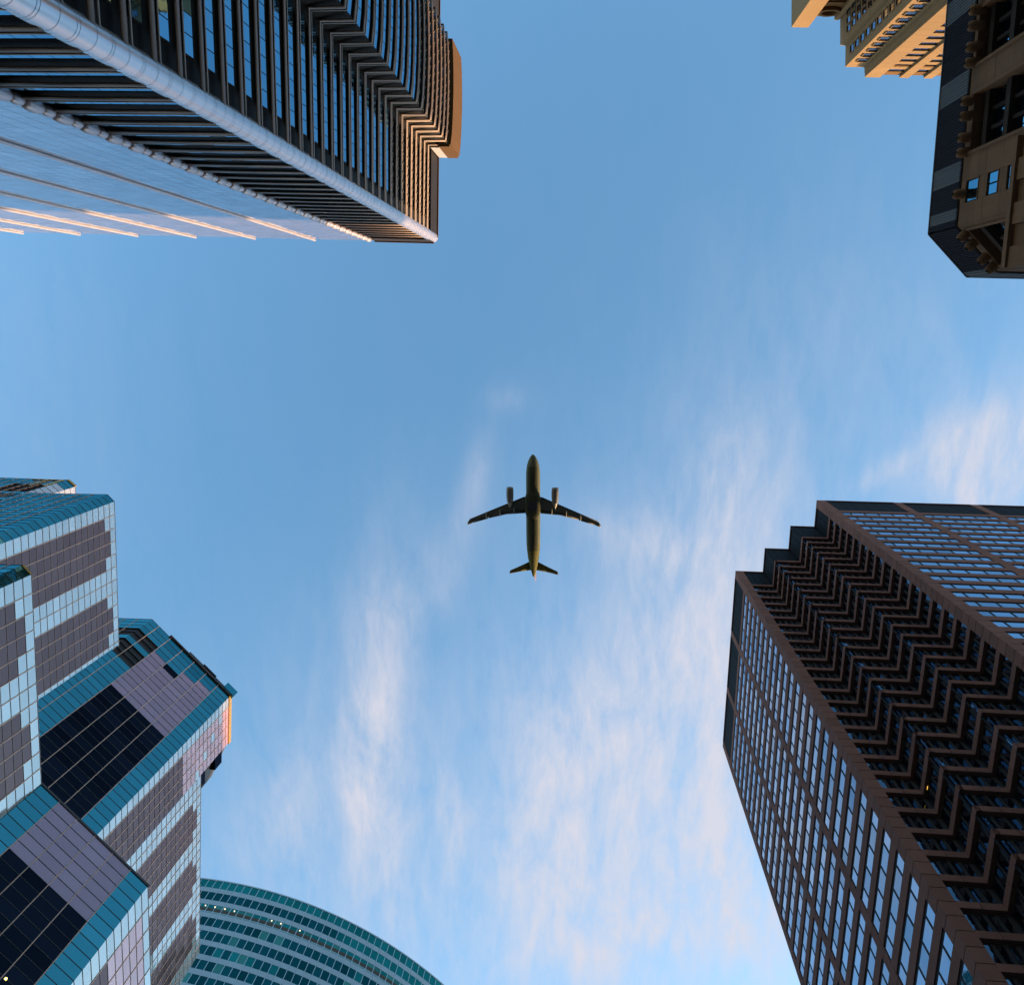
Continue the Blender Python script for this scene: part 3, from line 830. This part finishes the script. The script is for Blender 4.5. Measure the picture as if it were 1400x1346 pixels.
    for k in range(24):
        a = 2*math.pi*k/24
        for (r, d) in ((1.9, .0), (1.9, .9), (1.3, .9), (1.2, .1)):
            q = c+u*(r*math.cos(a)*1.5)+n*d; V.append((q[0], q[1], H-4.6+r*math.sin(a)*1.2))
    for k in range(24):
        for s_ in range(3): F.append((k*4+s_, k*4+s_+1, ((k+1) % 24)*4+s_+1, ((k+1) % 24)*4+s_))
    raw('carved_medallion', V, F, carve, b.e, smooth=False)
limestone_tower()

# ================================================================== 6. granite building with the ribbed crown (right, near)
def crown_building():
    H = 90.0
    at = lambda x, y: gp(x, y, H)
    Pa, Pb, Pc, Pd = at(1318, -250), at(1270, 320), at(1322, 378), at(1700, 387)
    b = Bld('ribbed_crown_building', (Pc[0]+10, Pc[1]-12, 0), 'weathered brown granite building with deep loggias under a ribbed metal crown, upper right edge')
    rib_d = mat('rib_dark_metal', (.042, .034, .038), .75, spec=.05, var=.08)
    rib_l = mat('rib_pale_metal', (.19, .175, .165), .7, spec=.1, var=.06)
    gl = glass('loggia_glass', (.30, .72, .92), (.01, .012, .02), .60, .03, .01, .4, .1)
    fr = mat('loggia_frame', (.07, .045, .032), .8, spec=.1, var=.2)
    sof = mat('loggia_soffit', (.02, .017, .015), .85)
    stone = granite_w
    far = at(1700, -250)
    CH = H*.066; zc = H-CH
    x0 = (Pb-Pa).normalized()
    # crown core
    def off(P, k, n): return P+n*k
    fL = Face(b, Pb, Pa); fM = Face(b, Pb, Pc); fR = Face(b, Pc, Pd)
    ctr = Vector((Pc[0]+20, Pc[1]-30))
    for f in (fL, fM, fR):
        if f.n.dot(f.P-ctr) < 0: f.n = -f.n
    wall_in = -2.0  # loggia depth
    ins = lambda f, k: f.n*k
    core = [Pb-fL.n*3.2-fM.n*1.2, Pc-fM.n*2.6-fR.n*1.5, Pd-fR.n*3.2, far, Pa-fL.n*3.2]
    prism('core', core, 0, zc, fr, b.e)
    prism('crown_core', [Pb-fL.n*.3-fM.n*.1, Pc-fM.n*.2-fR.n*.3, Pd-fR.n*.3, far, Pa-fL.n*.3], zc-.1, H-.1, joint, b.e)
    # ribs
    segs = []
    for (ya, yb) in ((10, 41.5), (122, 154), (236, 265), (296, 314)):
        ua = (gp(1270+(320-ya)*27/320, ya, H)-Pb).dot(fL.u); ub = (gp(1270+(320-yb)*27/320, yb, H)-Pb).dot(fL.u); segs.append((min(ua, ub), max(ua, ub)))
    for f, L in ((fL, fL.L), (fM, fM.L), (fR, 18)):
        u = .15
        while u < L-.1:
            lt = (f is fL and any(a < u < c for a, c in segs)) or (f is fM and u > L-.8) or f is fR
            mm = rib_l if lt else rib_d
            f.box('crown_rib', u, u+.15, zc, H-.12, -.25, .06, mm)
            f.box('crown_backing', u+.15, u+.27, zc, H-.12, -.25, -.04, mm)
            u += .27
        f.box('crown_cap', -.02, L, H-.12, H+.05, -.4, .12, rib_l)
        f.box('crown_sill', 0, L, zc-.12, zc, -.3, -.02, joint)
    # walls with openings: stone blocks laid around them
    def wall(f, L, openings, zl, d1=-.12, th=1.0, bw=2.4, bh=1.5):
        z = zc-.15; r = 0
        us = sorted(set([0, L]+[o[0] for o in openings]+[o[1] for o in openings]))
        while z > zl:
            z1 = z-bh
            for a, c in zip(us[:-1], us[1:]):
                if c-a < .05: continue
                n_ = max(1, round((c-a)/bw))
                for q in range(n_):
                    x0, x1 = a+(c-a)*q/n_, a+(c-a)*(q+1)/n_
                    xm = (x0+x1)/2; lo_, hi_ = z1, z
                    cut = [o for o in openings if o[0]-.01 <= xm <= o[1]+.01 and o[2] < z-.01 and o[3] > z1+.01]
                    if cut:
                        o = cut[0]
                        if o[3] < z-.05: f.box('stone_block', x0+.01, x1-.01, o[3], z-.012, d1-th, d1, stone)
                        if o[2] > z1+.05: f.box('stone_block', x0+.01, x1-.01, z1+.012, o[2], d1-th, d1, stone)
                        continue
                    f.box('stone_block', x0+.01, x1-.01, z1+.012, z-.012, d1-th, d1-(0 if (q+r) % 3 else .012), stone)
            z = z1; r += 1
    D = -.12
    zlow = 42
    # left face openings
    def U(px, py): return fL.hit(px, py, D)[0]
    zt1 = fL.hit(1341, 12, D)[1]
    o1 = (U(1333, 89), U(1342, 12), 20, fL.hit(1336, 60, D)[1])
    o2 = (U(1326, 207), U(1331, 130), 20, fL.hit(1329, 170, D)[1])
    # window slots in the wall strip
    sl = []
    for (xl, ya, yb, xr, ym) in ((1320, 248, 277, 1337, 257), (1349, 238, 267, 1364, 250), (1376, 230, 259, 1389, 241), (1402, 222, 250, 1415, 232)):
        ua, ub = U(xl, ya), U(xl, yb); z_a = fL.hit(xl, (ya+yb)/2, D)[1]; z_b = fL.hit(xr, ym, D)[1]
        sl.append((min(ua, ub), max(ua, ub), min(z_a, z_b), max(z_a, z_b)))
    us0, us1 = min(s_[0] for s_ in sl), max(s_[0] for s_ in sl)
    slots = [(us0, us0+(sl[0][1]-sl[0][0]), s_[2], s_[3]) for s_ in sl]
    wall(fL, 36, [o1, o2]+slots, zlow)
    for (a, c, z0, z1) in slots:
        m_ = (a+c)/2
        fL.box('window_frame', a, c, z0, z1, D-.8, D-.72, fr)
        fL.box('window_pane', a+.1, m_-.07, z0+.05, z1-.1, D-.72, D-.12, gl); fL.box('window_pane', m_+.07, c-.1, z0+.05, z1-.1, D-.72, D-.12, gl)
        fL.box('sill', a-.05, c+.05, z0-.12, z0, D-.6, D+.06, stone)
    # mid (45 degree) face opening
    def Um(px, py): return fM.hit(px, py, D)[0]
    o3 = (Um(1325, 314), Um(1369, 361), 20, fM.hit(1345, 338, D)[1])
    wall(fM, fM.L, [o3], zlow)
    wall(fR, 18, [], zlow)
    # loggia interiors
    def loggia(f, o, depth, cols, rowh):
        a, c, z0, z1 = o
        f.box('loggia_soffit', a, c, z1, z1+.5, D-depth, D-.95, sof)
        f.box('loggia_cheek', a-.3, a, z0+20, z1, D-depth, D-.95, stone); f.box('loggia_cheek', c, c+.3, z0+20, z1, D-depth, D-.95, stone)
        z = z1-.8; w = (c-a)/cols
        while z > zlow-2:
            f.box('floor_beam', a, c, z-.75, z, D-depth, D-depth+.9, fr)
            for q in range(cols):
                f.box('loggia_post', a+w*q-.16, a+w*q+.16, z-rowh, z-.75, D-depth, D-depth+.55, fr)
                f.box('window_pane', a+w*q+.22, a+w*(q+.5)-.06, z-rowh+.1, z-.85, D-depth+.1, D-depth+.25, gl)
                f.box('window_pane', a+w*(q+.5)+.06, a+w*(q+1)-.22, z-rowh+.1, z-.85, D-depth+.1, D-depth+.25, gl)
            z -= rowh
        # moulded edge round the opening
        f.box('opening_trim', c-.0, c+.28, z0+20, z1+.2, D-.2, D+.14, stone); f.box('opening_trim', a-.28, a, z0+20, z1+.2, D-.2, D+.14, stone)
    loggia(fL, o1, 1.5, 3, 3.7); loggia(fL, o2, 1.5, 3, 3.7); loggia(fM, o3, 1.4, 2, 3.7)
    # lower projecting block
    uA, zA = fL.hit(1383, 190, .9); uB, zB = fL.hit(1378, 366, .9)
    fl2 = Face(b, fL.pt(0, 0)+fL.u*(-0.0), fL.pt(1, 0))
    fL.box('ledge', min(uA, uB), max(uA, uB)+.0, (zA+zB)/2-.6, (zA+zB)/2, -.4, 1.1, stone)
    z = (zA+zB)/2-.62; r = 0
    while z > 40:
        for q in range(6):
            ua = min(uA, uB)+(max(uA, uB)-min(uA, uB))*q/6; uc = min(uA, uB)+(max(uA, uB)-min(uA, uB))*(q+1)/6
            fL.box('pilaster_stone', ua+.02, uc-.02, z-1.7, z-.015, -.4, .9-.25*(q % 2), stone)
        z -= 1.7
    b.finish()
    # round stone knobs under the crown
    knob = None
    def knob_mesh():
        V = []; F = []; r = .46; prof = [(.0, r*.80), (.30, r), (1.15, r), (1.35, r*.86), (1.42, .25)]
        sg = 14
        for (d, rr) in prof:
            for s_ in range(sg):
                a = 2*math.pi*s_/sg; V.append((rr*math.cos(a), d, rr*math.sin(a)))
        for k in range(len(prof)-1):
            for s_ in range(sg): F.append((k*sg+s_, (k+1)*sg+s_, (k+1)*sg+(s_+1) % sg, k*sg+(s_+1) % sg))
        F.append(tuple((len(prof)-1)*sg+s_ for s_ in range(sg)))
        me = bpy.data.meshes.new('stone_knob'); me.from_pydata(V, [], F); me.materials.append(stone); me.polygons.foreach_set('use_smooth', [True]*len(me.polygons)); me.update(); return me
    me = knob_mesh()
    def knobs(f, L):
        for (px, py) in L:
            u, z = f.hit(px, py, D+.4)
            z = zc-.75
            c = f.pt(u, D-.5)
            o = bpy.data.objects.new('stone_knob', me); COL.objects.link(o); o.parent = b.e
            o.matrix_local = Matrix(((f.u[0], f.n[0], 0, c[0]-b.loc[0]), (f.u[1], f.n[1], 0, c[1]-b.loc[1]), (0, 0, 1, z), (0, 0, 0, 1)))
    knobs(fL, ((1330, 17), (1328, 38.6), (1325, 67.6), (1323, 89), (1318, 141), (1317, 161), (1314.6, 190), (1313.5, 210), (1307, 267), (1333, -10)))
    knobs(fM, ((1311, 324), (1322, 336), (1338, 355), (1348, 367)))
    u, z = fR.hit(1396, 386, .0); 
crown_building()

# ================================================================== 7. airliner
def airliner():
    ALT = 210.0
    nose = gp(727.5, 620.5, ALT); tail = gp(730.5, 790, ALT)
    d = (tail-nose); Lg = d.length; fwd = -d.normalized(); side = Vector((-fwd[1], fwd[0]))
    if side[0] < 0: side = -side
    mid = (nose+tail)/2
    e = thing('airliner', (mid[0], mid[1], ALT), 'twin engine passenger airliner seen from below, flying over the gap between the towers', 'airplane')
    ang = math.atan2(side[1], side[0]); e.rotation_euler = (0, R(1.2), ang+R(.8))
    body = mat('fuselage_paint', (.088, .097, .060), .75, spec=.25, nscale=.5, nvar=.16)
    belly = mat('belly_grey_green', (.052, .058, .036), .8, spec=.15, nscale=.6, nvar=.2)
    tailp = mat('tail_paint', (.11, .105, .035), .8, spec=.15, nscale=.6, nvar=.12)
    wingm = mat('wing_metal', (.10, .105, .08), .45, metal=.2, nscale=.8, nvar=.18)
    wdark = mat('wing_edge', (.035, .04, .05), .5, metal=.2)
    eng = mat('engine_cowl', (.17, .16, .155), .4, metal=.3, nscale=1, nvar=.1)
    engd = mat('engine_dark', (.02, .02, .02), .6)
    lightm = mat('pale_fairing', (.24, .24, .20), .5)
    finp = mat('fin_paint', (.16, .09, .10), .5); 
    # local frame: x = right wing as seen in the photo, y = tailward, z up ; convert local->world with z rotation only
    S = Lg/36.0
    def add(name, V, F, m, smooth=True, parent=e, midx=None):
        me = bpy.data.meshes.new(name); me.from_pydata([(v[0]*S, v[1]*S, v[2]*S) for v in V], [], F)
        for q in (m if isinstance(m, list) else [m]): me.materials.append(q)
        if midx: me.polygons.foreach_set('material_index', midx)
        me.polygons.foreach_set('use_smooth', [smooth]*len(me.polygons)); me.update()
        o = bpy.data.objects.new(name, me); COL.objects.link(o); o.parent = parent; return o
    # fuselage: stations (y, radius x, radius z, centre z)
    st = [(-18, .05, .05, -.35), (-17.7, .45, .42, -.33), (-17.0, .95, .9, -.25), (-16, 1.38, 1.35, -.15), (-14.8, 1.72, 1.75, -.05), (-13, 1.95, 2.02, 0), (-11, 1.98, 2.07, 0), (-6, 1.98, 2.07, 0), (0, 1.98, 2.07, 0), (5, 1.98, 2.07, 0), (7.5, 1.95, 2.0, .06), (9.5, 1.84, 1.86, .2), (12, 1.58, 1.56, .48), (14.5, 1.12, 1.12, .85), (16.5, .66, .72, 1.1), (17.6, .38, .44, 1.22), (18, .2, .25, 1.27)]
    sg = 28; V = []; F = []; mi = []
    for (y, rx, rz, cz) in st:
        for s_ in range(sg):
            a = 2*math.pi*(s_+.5)/sg; V.append((rx*math.cos(a), y, cz+rz*math.sin(a)))
    for k in range(len(st)-1):
        for s_ in range(sg):
            F.append((k*sg+s_, (k+1)*sg+s_, (k+1)*sg+(s_+1) % sg, k*sg+(s_+1) % sg))
            a = 2*math.pi*(s_+1)/sg; y = st[k][0]
            low = math.sin(a) < -.72 and -16 < y < 9.3
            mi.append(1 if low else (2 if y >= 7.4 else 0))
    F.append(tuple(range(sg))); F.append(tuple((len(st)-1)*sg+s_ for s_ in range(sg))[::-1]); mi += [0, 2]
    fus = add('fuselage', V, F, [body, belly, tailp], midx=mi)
    # wing-body fairing
    V = []; F = []; stf = [(-8.2, .7, .2), (-7.5, 1.7, .7), (-6.2, 2.1, 1.0), (-4, 2.18, 1.1), (-1.5, 2.1, 1.05), (-.2, 1.7, .8), (.9, .7, .25)]
    for (y, rx, rz) in stf:
        for s_ in range(16):
            a = 2*math.pi*s_/16; V.append((rx*math.copysign(abs(math.cos(a))**.7, math.cos(a)), y, -1.35+rz*math.sin(a)))
    for k in range(len(stf)-1):
        for s_ in range(16): F.append((k*16+s_, (k+1)*16+s_, (k+1)*16+(s_+1) % 16, k*16+(s_+1) % 16))
    add('belly_fairing', V, F, belly)
    for sx in (-1, 1):
        V = [(sx*x, y, z) for z in (-2.47, -2.42) for (x, y) in ((.15, -4.9), (1.25, -4.9), (1.25, -2.6), (.15, -2.6))]
        add('gear_door', V, [(0, 1, 2, 3), (7, 6, 5, 4), (0, 4, 5, 1), (1, 5, 6, 2), (2, 6, 7, 3), (3, 7, 4, 0)], wdark, smooth=False)
    def foil(name, secs, m, vert=False, parent=e):
        """secs: (span, leading y, trailing y, z, thickness)"""
        V = []; F = []; prof = [(0, 0), (.03, .35), (.12, .8), (.35, 1), (.65, .7), (1, .03), (.65, -.35), (.35, -.6), (.12, -.55), (.03, -.28)]
        for (x, yl, yt, z, th) in secs:
            for (c, t_) in prof:
                yy = yl+(yt-yl)*c
                V.append((x, yy, z+th*t_) if not vert else (th*t_, yy, x))
        n_ = len(prof)
        for k in range(len(secs)-1):
            for s_ in range(n_): F.append((k*n_+s_, k*n_+(s_+1) % n_, (k+1)*n_+(s_+1) % n_, (k+1)*n_+s_))
        F.append(tuple(range(n_))[::-1]); F.append(tuple((len(secs)-1)*n_+s_ for s_ in range(n_)))
        return add(name, V, F, m, parent=parent)
    for sx in (-1, 1):
        w = foil('wing', [(sx*1.2, -6.5, -1.5, -1.15, .55), (sx*2.4, -6.0, -1.5, -1.0, .48), (sx*7.5, -3.75, -1.0, -.66, .34), (sx*12.5, -1.5, .35, -.2, .22), (sx*17.2, .6, 2.0, .35, .13), (sx*18.3, 1.15, 2.5, .5, .10), (sx*18.9, 2.0, 2.75, .56, .04)], wingm)
        # leading-edge slats, darker
        foil('slat', [(sx*2.4, -6.15, -5.4, -1.12, .30), (sx*7.5, -3.9, -3.35, -.76, .22), (sx*12.5, -1.65, -1.2, -.28, .16), (sx*18.2, .95, 1.25, .42, .09)], wdark, parent=w)
        foil('flap', [(sx*2.2, -2.3, -1.4, -1.18, .16), (sx*7.5, -1.7, -.88, -.78, .14), (sx*12.5, -.15, .48, -.28, .10)], wdark, parent=w)
        foil('aileron', [(sx*12.9, .1, .65, -.24, .09), (sx*17.0, 1.5, 2.0, .28, .06)], wdark, parent=w)
        for (x, y0, y1, z) in ((5.3, -3.3, -.9, -1.15), (9.3, -2.4, -.2, -.85), (13.3, -1.2, .85, -.45)):
            V = []; F = []
            for (t_, r_) in ((0, .03), (.15, .14), (.4, .2), (.75, .15), (1, .02)):
                for s_ in range(8):
                    a = 2*math.pi*s_/8; V.append((sx*x+r_*math.cos(a), y0+(y1-y0)*t_, z+r_*1.6*math.sin(a)))
            for k in range(4):
                for s_ in range(8): F.append((k*8+s_, (k+1)*8+s_, (k+1)*8+(s_+1) % 8, k*8+(s_+1) % 8))
            add('flap_fairing', V, F, lightm, parent=w)
        foil('tailplane', [(sx*.5, 13.0, 15.9, .95, .22), (sx*3.5, 14.6, 16.4, 1.1, .15), (sx*6.7, 16.2, 17.2, 1.3, .08), (sx*7.0, 16.6, 17.3, 1.32, .04)], tailp)
        # engine
        ex, ez = sx*6.3, -2.2
        en = None
        pr = [(-7.4, .78, .98), (-7.6, .9, 1.06), (-7.4, 1.08, 1.2), (-6.6, 1.2, 1.3), (-5.0, 1.22, 1.28), (-3.6, 1.05, 1.05), (-3.2, .95, .95)]
        V = []; F = []; sg2 = 24
        pr = [(-6.9, .72), (-8.6, .78), (-8.95, .86), (-8.8, .95), (-8.0, 1.02), (-6.4, 1.02), (-5.1, .9), (-4.7, .84)]
        for (y, r_) in pr:
            for s_ in range(sg2):
                a = 2*math.pi*s_/sg2; V.append((ex+r_*math.cos(a), y, ez+r_*math.sin(a)))
        for k in range(len(pr)-1):
            for s_ in range(sg2): F.append((k*sg2+s_, (k+1)*sg2+s_, (k+1)*sg2+(s_+1) % sg2, k*sg2+(s_+1) % sg2))
        en = add('engine', V, F, eng)
        V = []; F = []
        for (y, r_) in ((-7.0, .74), (-6.95, .3), (-7.5, .02)):
            for s_ in range(16):
                a = 2*math.pi*s_/16; V.append((ex+r_*math.cos(a), y, ez+r_*math.sin(a)))
        for k in range(2):
            for s_ in range(16): F.append((k*16+s_, (k+1)*16+s_, (k+1)*16+(s_+1) % 16, k*16+(s_+1) % 16))
        add('fan', V, F, engd, parent=en)
        V = []; F = []
        for (y, r_) in ((-5.0, .8), (-4.6, .62), (-3.9, .46), (-3.1, .12)):
            for s_ in range(16):
                a = 2*math.pi*s_/16; V.append((ex+r_*math.cos(a), y, ez+r_*math.sin(a)))
        for k in range(3):
            for s_ in range(16): F.append((k*16+s_, (k+1)*16+s_, (k+1)*16+(s_+1) % 16, k*16+(s_+1) % 16))
        add('exhaust_cone', V, F, lightm, parent=en)
        V = [(ex+a_*.18, y, z) for a_ in (-1, 1) for (y, z) in ((-7.4, -1.25), (-3.0, -.75), (-2.2, -.95), (-4.6, -1.9))]
        add('pylon', V, [(0, 1, 2, 3), (7, 6, 5, 4), (0, 4, 5, 1), (1, 5, 6, 2), (2, 6, 7, 3), (3, 7, 4, 0)], wingm, smooth=False)
    foil('tail_fin', [(1.9, 11.0, 16.8, 0, .24), (4.5, 14.8, 19.6, 0, .24), (7.9, 18.6, 22.0, 0, .2)], finp, vert=True)
airliner()

# ================================================================== 8. unseen office slab added beyond the granite tower to shade storeys; its roof line sets how high the morning sun reaches
def slab():
    s0 = 400.0; Ho = 148+(s0+39)*math.tan(SUN_EL)
    a = Vector((math.cos(SUN_AZ), math.sin(SUN_AZ))); p = Vector((-a[1], a[0]))
    pts = [a*s0+p*-320, a*s0+p*260, a*(s0+40)+p*260, a*(s0+40)+p*-320]
    b = Bld('sun_blocking_slab', (a[0]*s0, a[1]*s0, 0), 'long office block, unseen, added beyond the granite tower to keep low sun off the lower storeys')
    conc = mat('slab_concrete', (.32, .29, .26), .8, nscale=.2, nvar=.1)
    gl = glass('slab_glass', (.4, .5, .6), (.02, .02, .025), .2)
    prism('body', pts, 0, Ho, conc, b.e)
    f = Face(b, pts[0], pts[1])
    for k in range(40):
        f.box('window_band', 2, f.L-2, Ho-6-k*5.0, Ho-3.6-k*5.0, 0, .05, gl)
    b.finish()
slab()
print('objects', len(bpy.data.objects), 'tris', sum(len(o.data.polygons)*2 for o in bpy.data.objects if o.type == 'MESH'))
